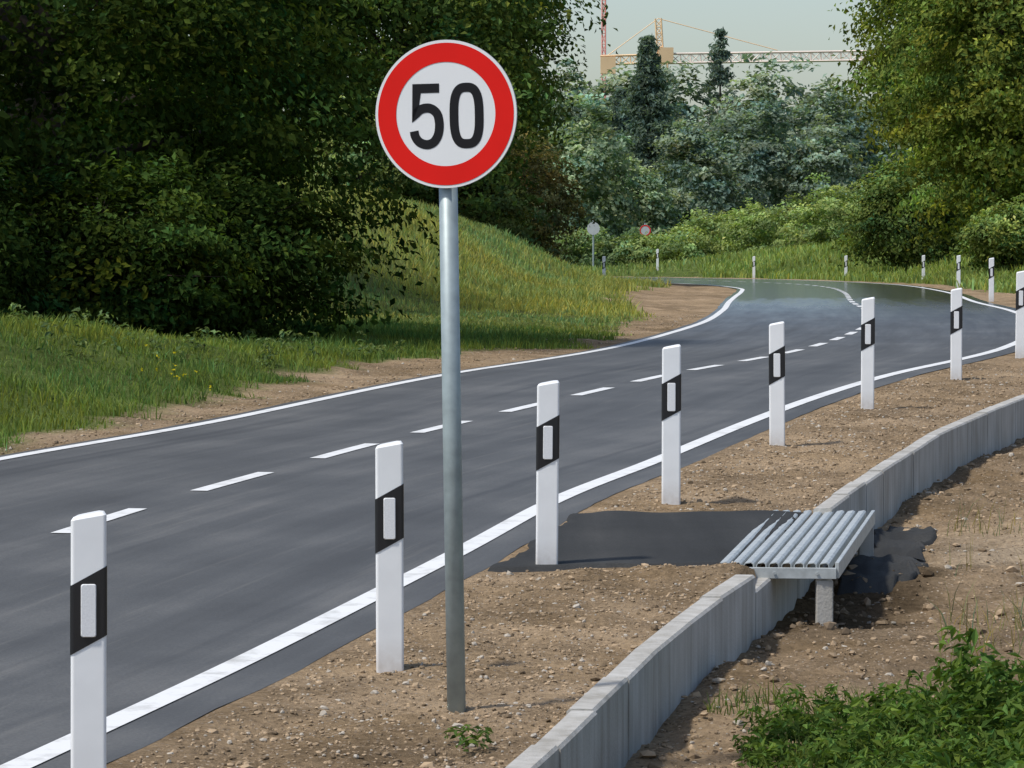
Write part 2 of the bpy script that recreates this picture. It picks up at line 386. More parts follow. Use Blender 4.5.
# ---- road
def strip(A, B, lift, nx=8):
    n = len(A)
    arc = np.concatenate([[0], np.cumsum(np.linalg.norm(np.diff((A + B) / 2, axis=0), axis=1))])
    t = np.linspace(0, 1, nx + 1)
    P = A[:, None, :] * (1 - t)[None, :, None] + B[:, None, :] * t[None, :, None]
    x = P[..., 0].ravel(); y = P[..., 1].ravel()
    z = base(y) + lift
    w = np.linalg.norm(B - A, axis=1)
    uv = np.stack([(t[None, :] * w[:, None]).ravel(), np.repeat(arc, nx + 1)], 1)
    ids = np.arange(n * (nx + 1)).reshape(n, nx + 1)
    f = np.stack([ids[:-1, :-1], ids[:-1, 1:], ids[1:, 1:], ids[1:, :-1]], -1).reshape(-1, 4)
    return np.stack([x, y, z], 1), f, uv
A = Lc - Cn * .16; B = Rc + Cn * .30
ea = np.arange(len(A)) * .35
B = B + Cn * (.03 * fbm(ea, ea * 0, 1.3, 3, 2))[:, None]; A = A + Cn * (.03 * fbm(ea, ea * 0 + 9, 1.3, 3, 4))[:, None]
v, f, uv = strip(A, B, .0)
make_mesh('asphalt_road', v, f, M_asph, smooth=True, uvs=uv)
arc = np.concatenate([[0], np.cumsum(np.linalg.norm(np.diff(Cc, axis=0), axis=1))])
VV = []; FF = []; off = 0
def addline(P, N_, w):
    global off
    v, f, _ = strip(P - N_ * w / 2, P + N_ * w / 2, .005, 1)
    VV.append(v); FF.append(f + off); off += len(v)
addline(Rc, Cn, .13); addline(Lc, Cn, .12)
a25 = np.interp(25.0, Cc[:, 1][:300], arc[:300])
s0 = a25 - 1.65 - 3.05 * 12
while s0 < arc[-1] - 3:
    if s0 > 0:
        ss = np.linspace(s0, s0 + 1.65, 6)
        P = np.stack([np.interp(ss, arc, Cc[:, 0]), np.interp(ss, arc, Cc[:, 1])], 1)
        N_ = np.stack([np.interp(ss, arc, Cn[:, 0]), np.interp(ss, arc, Cn[:, 1])], 1)
        P = P - N_ * (.16 * np.exp(-((P[:, 1:2] - 32.5) / 5) ** 2))
        addline(P, N_, .12)
    s0 += 3.05
make_mesh('road_markings', np.vstack(VV), np.vstack(FF), M_paint)

# ---- asphalt crossing of the verge + spill on the low side
def patch(name, poly, lift, mat, n=26, follow=True):
    P = [np.array(p, float) for p in poly]
    u = np.linspace(0, 1, n)
    U, V = np.meshgrid(u, u, indexing='ij')
    X = (1 - U) * (1 - V) * P[0][0] + U * (1 - V) * P[1][0] + U * V * P[2][0] + (1 - U) * V * P[3][0]
    Y = (1 - U) * (1 - V) * P[0][1] + U * (1 - V) * P[1][1] + U * V * P[2][1] + (1 - U) * V * P[3][1]
    em = np.minimum(np.minimum(U, 1 - U), np.minimum(V, 1 - V))
    k = 1 - sm(0, .25, em)
    X = X + k * fbm(X * 1.3, Y, .4, 3, 5) * .12; Y = Y + k * fbm(X, Y, .5, 3, 8) * .35
    z = ground(X, Y, follow).reshape(X.shape) + lift
    z = z - .05 * (em < .01)
    ids = np.arange(n * n).reshape(n, n)
    f = np.stack([ids[:-1, :-1], ids[1:, :-1], ids[1:, 1:], ids[:-1, 1:]], -1).reshape(-1, 4)
    return make_mesh(name, np.stack([X.ravel(), Y.ravel(), z.ravel()], 1), f, mat, smooth=True)
patch('asphalt_crossing', [(-.16, 21.3), (1.23, 21.3), (1.80, 24.5), (.38, 24.5)], .022, M_asph2, 40, True)
patch('asphalt_spill', [(1.85, 23.0), (2.38, 23.3), (2.86, 27.2), (2.56, 27.2)], .03, M_asph2, 34)

# ---- concrete kerb wall of butted elements
wy = np.arange(-9, 56.5, .05); wxv = wallx(wy)
ker = np.hanning(25); ker /= ker.sum(); wxs = np.convolve(np.pad(wxv, 12, mode='edge'), ker, 'valid')
wxs[:20] = wxv[:20]
al = np.concatenate([[0], np.cumsum(np.hypot(np.diff(wxs), np.diff(wy)))])
mb = MB()
s = 0
while s + 1 < al[-1]:
    a = s + .004; b = s + .996
    pa = Vector((np.interp(a, al, wxs), np.interp(a, al, wy), 0)); pb = Vector((np.interp(b, al, wxs), np.interp(b, al, wy), 0))
    za = float(base(pa.y)); zb = float(base(pb.y)); j = float(rng.normal(0, .004))
    d = (pb - pa).normalized(); nrm = Vector((d.y, -d.x, 0)); top = .045 + j
    if 21.0 < (pa.y + pb.y) / 2 < 24.9: top = -.035
    if float(sm(46, 56, pa.y)) > .95: break
    jx = float(rng.normal(0, .003))
    q = len(mb.v)
    for p, z in ((pa, za), (pb, zb)):
        for o, zz in ((0, -.5), (.115, -.5), (.115, top - .012), (.103, top), (.012, top), (0, top - .012)):
            mb.v.append(Vector((p.x + nrm.x * (o + jx), p.y + nrm.y * (o + jx), z + zz)))
    for t in range(6):
        u = (t + 1) % 6
        mb.f.append([q + t, q + u, q + 6 + u, q + 6 + t][::-1])
    mb.f.append([q + t for t in range(6)]); mb.f.append([q + 6 + t for t in range(6)][::-1])
    s += 1.0
mb.obj('concrete_kerb_wall', M_conc)

# ---- steel grating bridge
gr = empty('metal_grating_bridge')
nl = Vector((1.10, 21.35, 0)); nR = Vector((1.70, 21.3, 0)); fl = Vector((1.60, 24.75, 0)); fR = Vector((2.20, 24.7, 0))
def gz_(y, e=.035): return float(base(y)) + e - .008 * max(0, y - 21.3)
mb = MB(); ns = 9
for i in range(ns):
    t = (i + .5) / ns
    a = nl.lerp(nR, t); b = fl.lerp(fR, t)
    a.z = gz_(a.y); b.z = gz_(b.y)
    d = (b - a).normalized(); w = Vector((d.y, -d.x, 0)).normalized(); up = Vector((0, 0, 1))
    hw = .028
    prof = [(-hw - .002, -.035), (-hw, -.002), (-hw + .006, .006), (hw - .016, .012), (hw - .004, .004), (hw, -.035), (hw - .004, -.035), (hw - .008, 0), (hw - .018, .007), (-hw + .008, .002), (-hw + .004, -.004), (-hw + .002, -.035)]
    q = len(mb.v); n = len(prof)
    for p in (a, b):
        for o, z in prof: mb.v.append(p + w * o + up * z)
    for k in range(n):
        u = (k + 1) % n; mb.f.append([q + k, q + u, q + n + u, q + n + k])
    mb.f.append([q + k for k in range(n)]); mb.f.append([q + n + k for k in range(n)])
mb.obj('slats', M_galv, gr)
mb = MB()
def beam(a, b, w, h, dz):
    a = Vector((a.x, a.y, gz_(a.y) + dz)); b = Vector((b.x, b.y, gz_(b.y) + dz)); d = (b - a).normalized(); s_ = Vector((d.y, -d.x, 0)).normalized()
    mb.box((a + b) / 2, (b - a) / 2, s_ * w / 2, Vector((0, 0, h / 2)))
ov = Vector((.03, 0, 0))
beam(nl - ov + Vector((0, -.01, 0)), nR + ov + Vector((0, -.01, 0)), .02, .06, -.045)
beam(fl - ov, fR + ov, .03, .05, -.065)
beam(nR + Vector((.035, -.0, 0)), fR + Vector((.035, 0, 0)), .022, .085, -.03)
beam(nl.lerp(fl, .5) + Vector((.16, 0, 0)), nR.lerp(fR, .5), .04, .04, -.058)
o = mb.obj('frame', M_galv, gr); bevel(o, .003)
mb = MB()
for p in (nR + Vector((-.03, .05, 0)), fR + Vector((-.02, -.1, 0))):
    zt = gz_(p.y) - .085; zb = zt - .5
    mb.box((p.x, p.y, (zt + zb) / 2), (.045, 0, 0), (0, .05, 0), (0, 0, (zt - zb) / 2))
o = mb.obj('legs', M_conc, gr); bevel(o, .006)
mb = MB()
for t in (.12, .5, .88):
    p = nl.lerp(nR, t); mb.bar((p.x, p.y - .018, gz_(p.y) - .045), (p.x, p.y - .03, gz_(p.y) - .045), .009)
mb.obj('bolts', M_galv, gr)

# ------------------------------------------------------------ delineator posts
prof = []
hw = .06
for (cx, cy, r, a0, a1) in ((hw - .012, -.038, .012, -90, 0), (hw - .035, .045, .018, 0, 90), (-hw + .035, .045, .018, 90, 180), (-hw + .012, -.038, .012, 180, 270)):
    for t in np.linspace(math.radians(a0), math.radians(a1), 5): prof.append((cx + r * math.cos(t), cy + r * math.sin(t)))
prof = np.array(prof)
def prism(name, pr, zl, zh, mat, parent, dome=0):
    n = len(pr); v = []; f = []
    for (x, y) in pr: v.append((x, y, zl(x)))
    for (x, y) in pr: v.append((x, y, zh(x)))
    for i in range(n):
        j = (i + 1) % n; f.append([i, j, n + j, n + i])
    if dome:
        for (x, y) in pr: v.append((x * .86, y * .82, zh(x) + dome))
        for i in range(n):
            j = (i + 1) % n; f.append([n + i, n + j, 2 * n + j, 2 * n + i])
        f.append([2 * n + i for i in range(n)])
    else: f.append([n + i for i in range(n)])
    f.append([i for i in range(n)][::-1])
    return poly_mesh(name, v, f, mat, parent, False)
def post(x, y, h, yaw=0., lean=0.):
    z = float(ground([x], [y], False)[0])
    e = empty('delineator_post', (x, y, z)); e.rotation_euler = (0, lean, yaw)
    slope = .22
    prism('body', prof, lambda q: -.25, lambda q: h - .022 + slope * q * .8, M_white, e, .012)
    zc = h - .335
    pr2 = prof * np.array([(hw + .0025) / hw, 1.05])
    prism('black_band', pr2, lambda q: zc - .117 + .55 * q, lambda q: zc + .117 + .55 * q, M_black, e)
    rp = []
    for (cx, cz, a0) in ((.018, .082, 0), (-.018, .082, 90), (-.018, -.082, 180), (.018, -.082, 270)):
        for t in np.linspace(math.radians(a0), math.radians(a0 + 90), 4): rp.append((cx + .008 * math.cos(t), cz + .008 * math.sin(t)))
    n = len(rp); v = [(a, -.0535, zc + b) for a, b in rp] + [(a * .9, -.060, zc + b * .97) for a, b in rp]
    f = [[i, (i + 1) % n, n + (i + 1) % n, n + i] for i in range(n)] + [[n + i for i in range(n)]]
    poly_mesh('reflector', v, f, M_refl, e)
    return e
for (x, y, h, yaw, ln) in [(-1.435, 13.5, 1.03, .10, .004), (-.53, 17.3, 1.005, .06, -.003), (.185, 21.5, 1.01, .05, .008), (1.01, 25.4, 1.015, .0, .002), (2.03, 30.6, .965, -.03, -.006),
                           (3.2, 36, 1.0, -.05, .004), (4.62, 41.6, .965, -.05, 0), (6.16, 48.5, 1.06, -.05, .01),
                           (10.9, 91, 1.0, 0, 0), (13.5, 121, 1.0, 0, 0), (14.7, 143, 1.0, 0, 0), (13.35, 160, 1.0, 0, 0), (10.7, 177, .98, 0, 0), (7.2, 198, 1.0, 0, 0), (3.4, 148, .95, 0, 0)]:
    post(x, y, h, yaw, ln)

# ------------------------------------------------------------ speed sign
def disc(name, r0, r1, y, mat, parent, thick=0, n=96):
    v = []; f = []
    for i in range(n):
        t = 2 * math.pi * i / n; v.append((r1 * math.cos(t), y, r1 * math.sin(t)))
    if r0 > 0:
        for i in range(n):
            t = 2 * math.pi * i / n; v.append((r0 * math.cos(t), y, r0 * math.sin(t)))
        for i in range(n): j = (i + 1) % n; f.append([i, j, n + j, n + i])
    elif thick:
        for i in range(n):
            t = 2 * math.pi * i / n; v.append((r1 * math.cos(t), y + thick, r1 * math.sin(t)))
        f.append(list(range(n))); f.append([n + i for i in range(n)][::-1])
        for i in range(n): j = (i + 1) % n; f.append([i, j, n + j, n + i])
    else: f.append(list(range(n)))
    return poly_mesh(name, v, f, mat, parent)
def ribbon(name, pts, w, y, mat, parent, closed=False, dx=0, dz=0):
    P = np.array(pts, float); n = len(P)
    if closed:
        T = np.roll(P, -1, 0) - np.roll(P, 1, 0)
        T /= np.linalg.norm(T, axis=1)[:, None]; Nn = np.stack([-T[:, 1], T[:, 0]], 1); s = np.ones(n)
    else:
        D = np.diff(P, axis=0); D /= np.linalg.norm(D, axis=1)[:, None]
        n1 = np.stack([-D[:, 1], D[:, 0]], 1)
        Nn = np.vstack([n1[:1], n1[:-1] + n1[1:], n1[-1:]]); l = np.linalg.norm(Nn, axis=1); Nn /= l[:, None]
        s = np.ones(n); s[1:-1] = 1 / np.clip((Nn[1:-1] * n1[1:]).sum(1), .5, 1)
    v = []; f = []
    for i in range(n):
        a = P[i] + Nn[i] * w / 2 * s[i]; b = P[i] - Nn[i] * w / 2 * s[i]
        v += [(a[0] + dx, y, a[1] + dz), (b[0] + dx, y, b[1] + dz)]
    m = n if closed else n - 1
    for i in range(m):
        j = (i + 1) % n; f.append([2 * i, 2 * i + 1, 2 * j + 1, 2 * j])
    return poly_mesh(name, v, f, mat, parent)
sx, sy = -.225, 16.15
sz = float(ground([sx], [sy], False)[0])
sg = empty('speed_limit_sign', (sx, sy, sz)); sg.rotation_euler = (0, -.016, -.29)
mb = MB(); mb.bar((0, 0, -.4), (0, 0, 2.62), .038, n=28); mb.obj('pole', M_galvp, sg, True)
mb = MB()
for z in (2.25, 2.52): mb.box((0, -.036, z), (.05, 0, 0), (0, .012, 0), (0, 0, .018))
mb.obj('clamps', M_galv, sg)
pl = empty('plate', (0.012, -.055, 2.402)); pl.parent = sg
disc('blank', 0, .298, 0, M_signback, pl, .006)
disc('face_rim', .0, .2975, -.0015, M_signw, pl)
disc('red_ring', .209, .286, -.003, M_signr, pl)
dig = .037
five = [(.054, .113), (-.041, .113), (-.047, .010), (-.030, .026), (-.010, .033), (.012, .033), (.032, .023), (.047, .003), (.053, -.035), (.048, -.072), (.032, -.100), (.010, -.112), (-.014, -.111), (-.036, -.099), (-.050, -.078), (-.054, -.058)]
def smoothpath(P, start, n=6):
    P = np.array(P); h = P[:start]; t = catmull(P[start:], n); return np.vstack([h, t])
ribbon('digit_5', smoothpath(five, 2), dig, -.003, M_signk, pl, dx=-.080, dz=-.008)
tt = np.linspace(0, 2 * math.pi, 64, endpoint=False); ex = 2 / 2.9
zero = [(.053 * np.sign(math.cos(t)) * abs(math.cos(t)) ** ex, .113 * np.sign(math.sin(t)) * abs(math.sin(t)) ** ex) for t in tt]
ribbon('digit_0', zero, dig, -.003, M_signk, pl, True, dx=.088, dz=-.008)

for (x, y, mat, ring) in ((4.35, 214, M_signback, False), (7.85, 236, M_signback, True)):
    z = float(base(y))
    e = empty('road_sign', (x, y, z))
    mb = MB(); mb.bar((0, 0, -.3), (0, 0, 2.9), .05, n=8); mb.obj('pole', M_galvp, e)
    q = empty('plate', (0, -.07, 2.45)); q.parent = e
    disc('disc', 0, .34, 0, mat, q, .01, 32)
    if ring: disc('ring', .26, .33, -.01, M_signr, q, 0, 32)

# ------------------------------------------------------------ leaves
def leaves(name, C, Nn, size, col, mat, parent=None, aspect=.55):
    n = len(C); r = rng.normal(size=(n, 3)); Nn = Nn / (np.linalg.norm(Nn, axis=1)[:, None] + 1e-9)
    T = np.cross(Nn, r); T /= np.linalg.norm(T, axis=1)[:, None] + 1e-9
    S = np.cross(Nn, T)
    sz_ = size[:, None]
    V = np.empty((n, 4, 3))
    V[:, 0] = C - T * sz_ * .5
    V[:, 1] = C + S * sz_ * aspect * .5 + Nn * sz_ * .10
    V[:, 2] = C + T * sz_ * .5 - Nn * sz_ * .1
    V[:, 3] = C - S * sz_ * aspect * .5 + Nn * sz_ * .10
    F = np.arange(n * 4).reshape(n, 4)
    return make_mesh(name, V.reshape(-1, 3), F, mat, np.repeat(col, 4, 0), parent=parent)

def crown_points(c, rad, ncl, per, rc, flat=.4, shell=.55, lobes=.25, seed=0, bottom=-1., drop=0.0):
    g = np.random.default_rng(seed)
    d = g.normal(size=(ncl * 2, 3)); d /= np.linalg.norm(d, axis=1)[:, None]; d = d[d[:, 2] > bottom][:ncl]
    m = len(d)
    az = np.arctan2(d[:, 1], d[:, 0])
    lob = 1 + lobes * (np.sin(az * 3 + seed) * .4 + fbm(az * 1.6 + seed, d[:, 2] * 2.6, 1, 3, seed) * 1.6)
    r = (shell + (1 - shell) * g.random(m) ** .6) * lob
    cc = np.asarray(c) + d * r[:, None] * np.asarray(rad)
    cs = rc * g.uniform(.6, 1.4, m)
    K = g.normal(size=(m, per, 3)).clip(-2.0, 2.0) * np.array([1, 1, flat])
    out = d.copy(); out[:, 2] = 0
    lat = (K * out[:, None, :]).sum(-1)
    K[..., 2] -= .35 * lat + .12 * (K[..., 0] ** 2 + K[..., 1] ** 2)
    P = cc[:, None, :] + K * cs[:, None, None] * .6
    Nn = g.normal(size=(m, per, 3)) * .5 + d[:, None, :] * .8 + np.array([0, 0, .55])
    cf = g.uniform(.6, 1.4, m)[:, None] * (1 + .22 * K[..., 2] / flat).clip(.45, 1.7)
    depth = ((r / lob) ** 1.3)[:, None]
    br = cf * g.uniform(.7, 1.3, (m, per)) * (.45 + .55 * depth)  # shade put into leaf colour: darker inside the crown, lighter on clump tops
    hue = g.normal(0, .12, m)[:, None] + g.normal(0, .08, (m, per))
    return P.reshape(-1, 3), Nn.reshape(-1, 3), br.ravel(), hue.ravel(), cc

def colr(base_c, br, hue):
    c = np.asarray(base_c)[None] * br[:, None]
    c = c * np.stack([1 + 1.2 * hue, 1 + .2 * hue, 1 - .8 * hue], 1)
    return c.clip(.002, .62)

def tree(name, x, y, H, rad, color, ncl=500, per=60, rc=.6, leaf=.14, trunk=.22, seed=1, cz=None, bottom=-1., flat=.4, shell=.5, lobes=.3, zmin=.15):
    z = float(ground([x], [y], False)[0])
    e = empty(name, (x, y, z))
    cz = H - rad[2] if cz is None else cz
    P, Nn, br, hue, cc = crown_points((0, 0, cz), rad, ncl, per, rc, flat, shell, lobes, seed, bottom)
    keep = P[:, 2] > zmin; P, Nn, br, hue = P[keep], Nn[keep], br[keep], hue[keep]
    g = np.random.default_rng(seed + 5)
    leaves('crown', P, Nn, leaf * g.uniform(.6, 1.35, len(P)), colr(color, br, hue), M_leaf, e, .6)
    mb = MB(); pts = [Vector((0, 0, -.3))]; nseg = 6
    for i in range(1, nseg + 1): pts.append(Vector((g.normal(0, .01 * H), g.normal(0, .01 * H), (H * .82) * i / nseg)))
    for i in range(nseg): mb.bar(pts[i], pts[i + 1], trunk * (1 - i / nseg * .8), trunk * (1 - (i + 1) / nseg * .8), 9)
    for q in g.choice(len(cc), min(34, len(cc)), replace=False):
        tgt = Vector(cc[q]); hh = max(.12 * H, min(tgt.z * .75, H * .7)); k = hh / (H * .82) * nseg; i = min(int(k), nseg - 1)
        st = pts[i].lerp(pts[i + 1], k - i); rr = trunk * (1 - k / nseg * .8) * .5
        midp = st.lerp(tgt, .5) + Vector((0, 0, .06 * H * g.random()))
        mb.bar(st, midp, rr, rr * .55, 6); mb.bar(midp, tgt, rr * .55, rr * .15, 6)
    mb.obj('trunk', M_bark, e, True)
    return e

DK = (.066, .108, .024)  # dark leaf colour stands in for the shaded side of the left trees
tree('broadleaf_tree', -6.35, 53, 11.5, (4.4, 4.8, 8.6), DK, 1500, 120, .72, .115, .3, 3, shell=.55, flat=.28, zmin=.12, lobes=.22)
tree('broadleaf_tree', -10.6, 47, 10, (4.0, 4.0, 6.5), DK, 420, 60, .8, .18, .25, 12, shell=.5, flat=.3)
tree('broadleaf_tree', -8.4, 69, 13, (4.4, 5, 6.8), DK, 380, 70, .85, .2, .3, 17, shell=.5, flat=.35)
tree('shrub', -3.55, 50.2, 2.2, (1.4, 1.4, 1.25), DK, 170, 90, .42, .10, .05, 20, shell=.4, flat=.35, zmin=.02)
tree('shrub', -5.0, 48.6, 2.2, (1.6, 1.4, 1.3), DK, 190, 90, .42, .10, .05, 22, shell=.4, flat=.35, zmin=.02)
tree('shrub', -6.8, 47.5, 2.3, (1.6, 1.4, 1.35), DK, 170, 90, .42, .10, .05, 24, shell=.4, flat=.35, zmin=.02)
# trees behind the mound
tree('broadleaf_tree', -3.6, 128, 15, (4.5, 5, 7.2), (.145, .210, .055), 650, 110, .95, .22, .3, 23, shell=.55, flat=.4, lobes=.35)
tree('broadleaf_tree', -1.7, 142, 12.5, (2.9, 3.5, 5.2), (.165, .220, .065), 360, 100, .85, .22, .2, 29)
tree('broadleaf_tree', -10.5, 122, 14, (5.5, 5, 7), (.14, .20, .055), 400, 60, .95, .3, .3, 31)
tree('shrub', .35, 137, 5.0, (1.9, 2, 2.55), (.235, .205, .085), 170, 90, .5, .15, .08, 37)
tree('shrub', -.9, 128, 3.4, (1.7, 1.7, 1.7), (.22, .25, .085), 130, 90, .45, .15, .06, 38)
tree('shrub', -4.2, 112, 3.2, (1.6, 1.5, 1.7), (.24, .31, .12), 130, 90, .4, .14, .06, 39)
# right trees
tree('broadleaf_tree', 21.3, 182, 21, (5.4, 6, 9.8), (.215, .275, .065), 800, 110, 1.2, .27, .35, 41, shell=.55, lobes=.35)
tree('broadleaf_tree', 19.4, 152, 17, (3.9, 4.5, 7.8), (.220, .280, .062), 700, 110, .95, .23, .3, 43, shell=.55, lobes=.35)
tree('broadleaf_tree', 27.5, 176, 18, (5.5, 6, 8.6), (.18, .235, .06), 350, 60, 1.1, .36, .3, 47)
tree('shrub', 16.6, 166, 4.6, (2.6, 2.2, 2.4), (.15, .21, .065), 220, 90, .6, .18, .08, 51)
tree('shrub', 17.6, 141, 2.6, (1.5, 1.6, 1.3), (.25, .33, .10), 160, 80, .45, .16, .08, 52)
tree('shrub', 19.9, 137, 3.0, (1.7, 1.6, 1.5), (.25, .33, .10), 160, 80, .45, .16, .08, 53)

def mass(name, items, mat):
    Ps = []; Ns = []; Cs = []; Ss = []
    for (x, y, H, rad, color, ncl, per, rc, leaf, seed) in items:
        z = float(ground([x], [y], False)[0])
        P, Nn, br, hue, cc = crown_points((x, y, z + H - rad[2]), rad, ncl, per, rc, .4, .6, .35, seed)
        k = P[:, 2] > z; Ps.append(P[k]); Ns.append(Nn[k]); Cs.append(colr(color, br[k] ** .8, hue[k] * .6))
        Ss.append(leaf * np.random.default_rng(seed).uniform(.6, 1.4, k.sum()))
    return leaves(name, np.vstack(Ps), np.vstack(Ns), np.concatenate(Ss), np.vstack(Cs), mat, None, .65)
g = np.random.default_rng(3); items = []
for i in range(46):
    t = i / 45; x = 8.5 + 15 * t + g.normal(0, .7); y = 236 - 22 * t + g.normal(0, 5)
    H = 2.2 + 3.6 * t + g.normal(0, .3)
    items.append((x, y, max(H, 1), (1.6, 1.6, max(H, 1) * .6), (.28, .36, .14), 45, 60, .55, .21, 100 + i))
for i in range(10):
    x = 26 + i * 4 + g.normal(0, 1); items.append((x, 205 + g.normal(0, 4), 4.5, (2.8, 2, 2.6), (.20, .27, .10), 40, 36, .7, .36, 160 + i))
for i in range(14):
    x = -4 + i * .95 + g.normal(0, .3); items.append((x, 236 + g.normal(0, 4), 2.4, (1.3, 1.3, 1.4), (.22, .30, .14), 35, 40, .5, .24, 190 + i))
mass('shrub_hedge', items, M_leaf)
items = []
FAR = (.265, .335, .255); FAR2 = (.215, .285, .230); FAR3 = (.32, .41, .27)  # distant leaf colours lightened and tinted, so the haze is in the colour
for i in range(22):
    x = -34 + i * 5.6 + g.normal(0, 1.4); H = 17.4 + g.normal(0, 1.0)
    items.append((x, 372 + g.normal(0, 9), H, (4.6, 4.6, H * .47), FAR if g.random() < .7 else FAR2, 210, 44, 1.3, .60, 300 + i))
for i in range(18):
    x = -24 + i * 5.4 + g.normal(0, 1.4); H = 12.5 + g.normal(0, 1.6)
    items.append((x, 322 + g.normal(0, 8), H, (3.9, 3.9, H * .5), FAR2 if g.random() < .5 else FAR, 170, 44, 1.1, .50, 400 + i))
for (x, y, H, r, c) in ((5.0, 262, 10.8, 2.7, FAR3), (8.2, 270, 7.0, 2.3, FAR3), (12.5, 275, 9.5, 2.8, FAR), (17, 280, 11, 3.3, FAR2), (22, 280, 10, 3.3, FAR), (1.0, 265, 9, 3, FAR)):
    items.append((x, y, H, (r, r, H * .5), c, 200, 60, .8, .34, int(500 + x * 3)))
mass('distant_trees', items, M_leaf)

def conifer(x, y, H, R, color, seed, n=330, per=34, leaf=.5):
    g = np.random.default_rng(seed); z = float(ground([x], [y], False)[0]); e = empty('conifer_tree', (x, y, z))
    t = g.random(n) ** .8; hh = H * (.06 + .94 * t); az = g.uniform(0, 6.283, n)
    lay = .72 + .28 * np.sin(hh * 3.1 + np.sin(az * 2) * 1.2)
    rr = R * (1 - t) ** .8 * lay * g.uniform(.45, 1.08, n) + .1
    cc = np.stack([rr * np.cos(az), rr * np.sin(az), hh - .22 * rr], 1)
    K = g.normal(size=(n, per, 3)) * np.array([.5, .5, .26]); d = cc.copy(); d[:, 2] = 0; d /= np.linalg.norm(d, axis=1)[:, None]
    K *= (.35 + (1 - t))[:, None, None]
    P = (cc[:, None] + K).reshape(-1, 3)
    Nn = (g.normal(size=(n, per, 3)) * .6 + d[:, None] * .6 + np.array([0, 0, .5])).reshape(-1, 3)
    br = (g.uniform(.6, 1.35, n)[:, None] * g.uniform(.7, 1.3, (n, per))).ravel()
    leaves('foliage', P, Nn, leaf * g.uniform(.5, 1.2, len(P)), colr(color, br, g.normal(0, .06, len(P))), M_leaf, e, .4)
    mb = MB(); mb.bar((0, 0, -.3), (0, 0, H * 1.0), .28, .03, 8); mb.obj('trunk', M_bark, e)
conifer(10.6, 312, 17.8, 4.2, (.145, .200, .165), 61, 500)  # conifer colours carry the haze too: paler and bluish
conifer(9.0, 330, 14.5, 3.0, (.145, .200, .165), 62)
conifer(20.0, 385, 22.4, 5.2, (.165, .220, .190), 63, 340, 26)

# ------------------------------------------------------------ grass & weeds
def blades(name, X, Y, h, w, col, lean=.5, z=None, sink=.02):
    n = len(X); Z = ground(X, Y) - sink if z is None else z
    az = rng.uniform(0, 6.283, n); ln = rng.uniform(.05, lean, n) * h
    az2 = rng.uniform(0, 6.283, n)
    B = np.stack([X, Y, Z], 1); S = np.stack([np.cos(az), np.sin(az), 0 * az], 1) * w[:, None] * .5
    D = np.stack([np.cos(az2) * ln, np.sin(az2) * ln, h], 1)
    V = np.empty((n, 4, 3)); V[:, 0] = B - S; V[:, 1] = B + S
    mid = B + D * np.array([.35, .35, .6]); V[:, 2] = mid + S * .7; V[:, 3] = mid - S * .7
    VV = np.concatenate([V, (B + D)[:, None]], 1).reshape(-1, 3)
    b = np.arange(n)[:, None] * 5
    F = np.concatenate([b + np.array([0, 1, 2]), b + np.array([0, 2, 3]), b + np.array([3, 2, 4])], 0)
    return make_mesh(name, VV, F, M_grass, np.repeat(col, 5, 0))
def scatter(n, x0, x1, y0, y1, thr=.5, side=None, dmax=99):
    X = rng.uniform(x0, x1, n); Y = rng.uniform(y0, y1, n)
    k = (X > -.17 * Y - .5) & (X < .19 * Y + 2); X = X[k]; Y = Y[k]
    gm, d, s = grassness(X, Y); k = (gm > thr * rng.uniform(.6, 1.4, len(X))) & (d < dmax)
    if side: k &= (s == side)
    return X[k], Y[k]
X1, Y1 = scatter(150000, -9.5, 2.5, 29, 60, .5, -1)
cl = fbm(X1, Y1, .8, 3, 5); h1 = (.06 + .08 * (cl + .3).clip(0, 1.3)) * rng.uniform(.4, 1.6, len(X1))
c1 = colr((.155, .215, .058), rng.uniform(.55, 1.35, len(X1)) * (1 + .4 * fbm(X1, Y1, 2.2, 3, 15)), rng.normal(0, .12, len(X1)) + .3 * fbm(X1, Y1, 1.5, 2, 25))
X2, Y2 = scatter(130000, -12, 7, 56, 125, .5, -1)
h2 = (.12 + .14 * (fbm(X2, Y2, 1.6, 3, 6) + .3).clip(0, 1.3)) * rng.uniform(.5, 1.5, len(X2)) * (.45 + .55 * sm(66, 80, Y2))
c2 = colr((.32, .34, .11), rng.uniform(.6, 1.3, len(X2)) * (1 + .35 * fbm(X2, Y2, 3, 3, 16)), rng.normal(0, .12, len(X2)) + .35 * fbm(X2, Y2, 3.5, 3, 26) - .12 * (1 - sm(62, 75, Y2)))
X3, Y3 = scatter(80000, 9, 34, 75, 215, .5, 1)
h3 = .28 * rng.uniform(.5, 1.5, len(X3)); c3 = colr((.26, .325, .10), rng.uniform(.6, 1.3, len(X3)) * (1 + .4 * fbm(X3, Y3, 4, 3, 17)), rng.normal(0, .12, len(X3)))
X4, Y4 = scatter(22000, -12, 14, 125, 240, .5)
h4 = np.where(Y4 < 195, .07, .3) * rng.uniform(.5, 1.4, len(X4)); c4 = colr((.25, .31, .11), rng.uniform(.6, 1.3, len(X4)), rng.normal(0, .1, len(X4)))
XX = np.concatenate([X1, X2, X3, X4]); YY = np.concatenate([Y1, Y2, Y3, Y4]); HH = np.concatenate([h1, h2, h3, h4])
WW = np.concatenate([np.full(len(X1), .013), np.full(len(X2), .03), np.full(len(X3), .07), np.full(len(X4), .09)])
blades('grass', XX, YY, HH, WW, np.vstack([c1, c2, c3, c4]), .8)

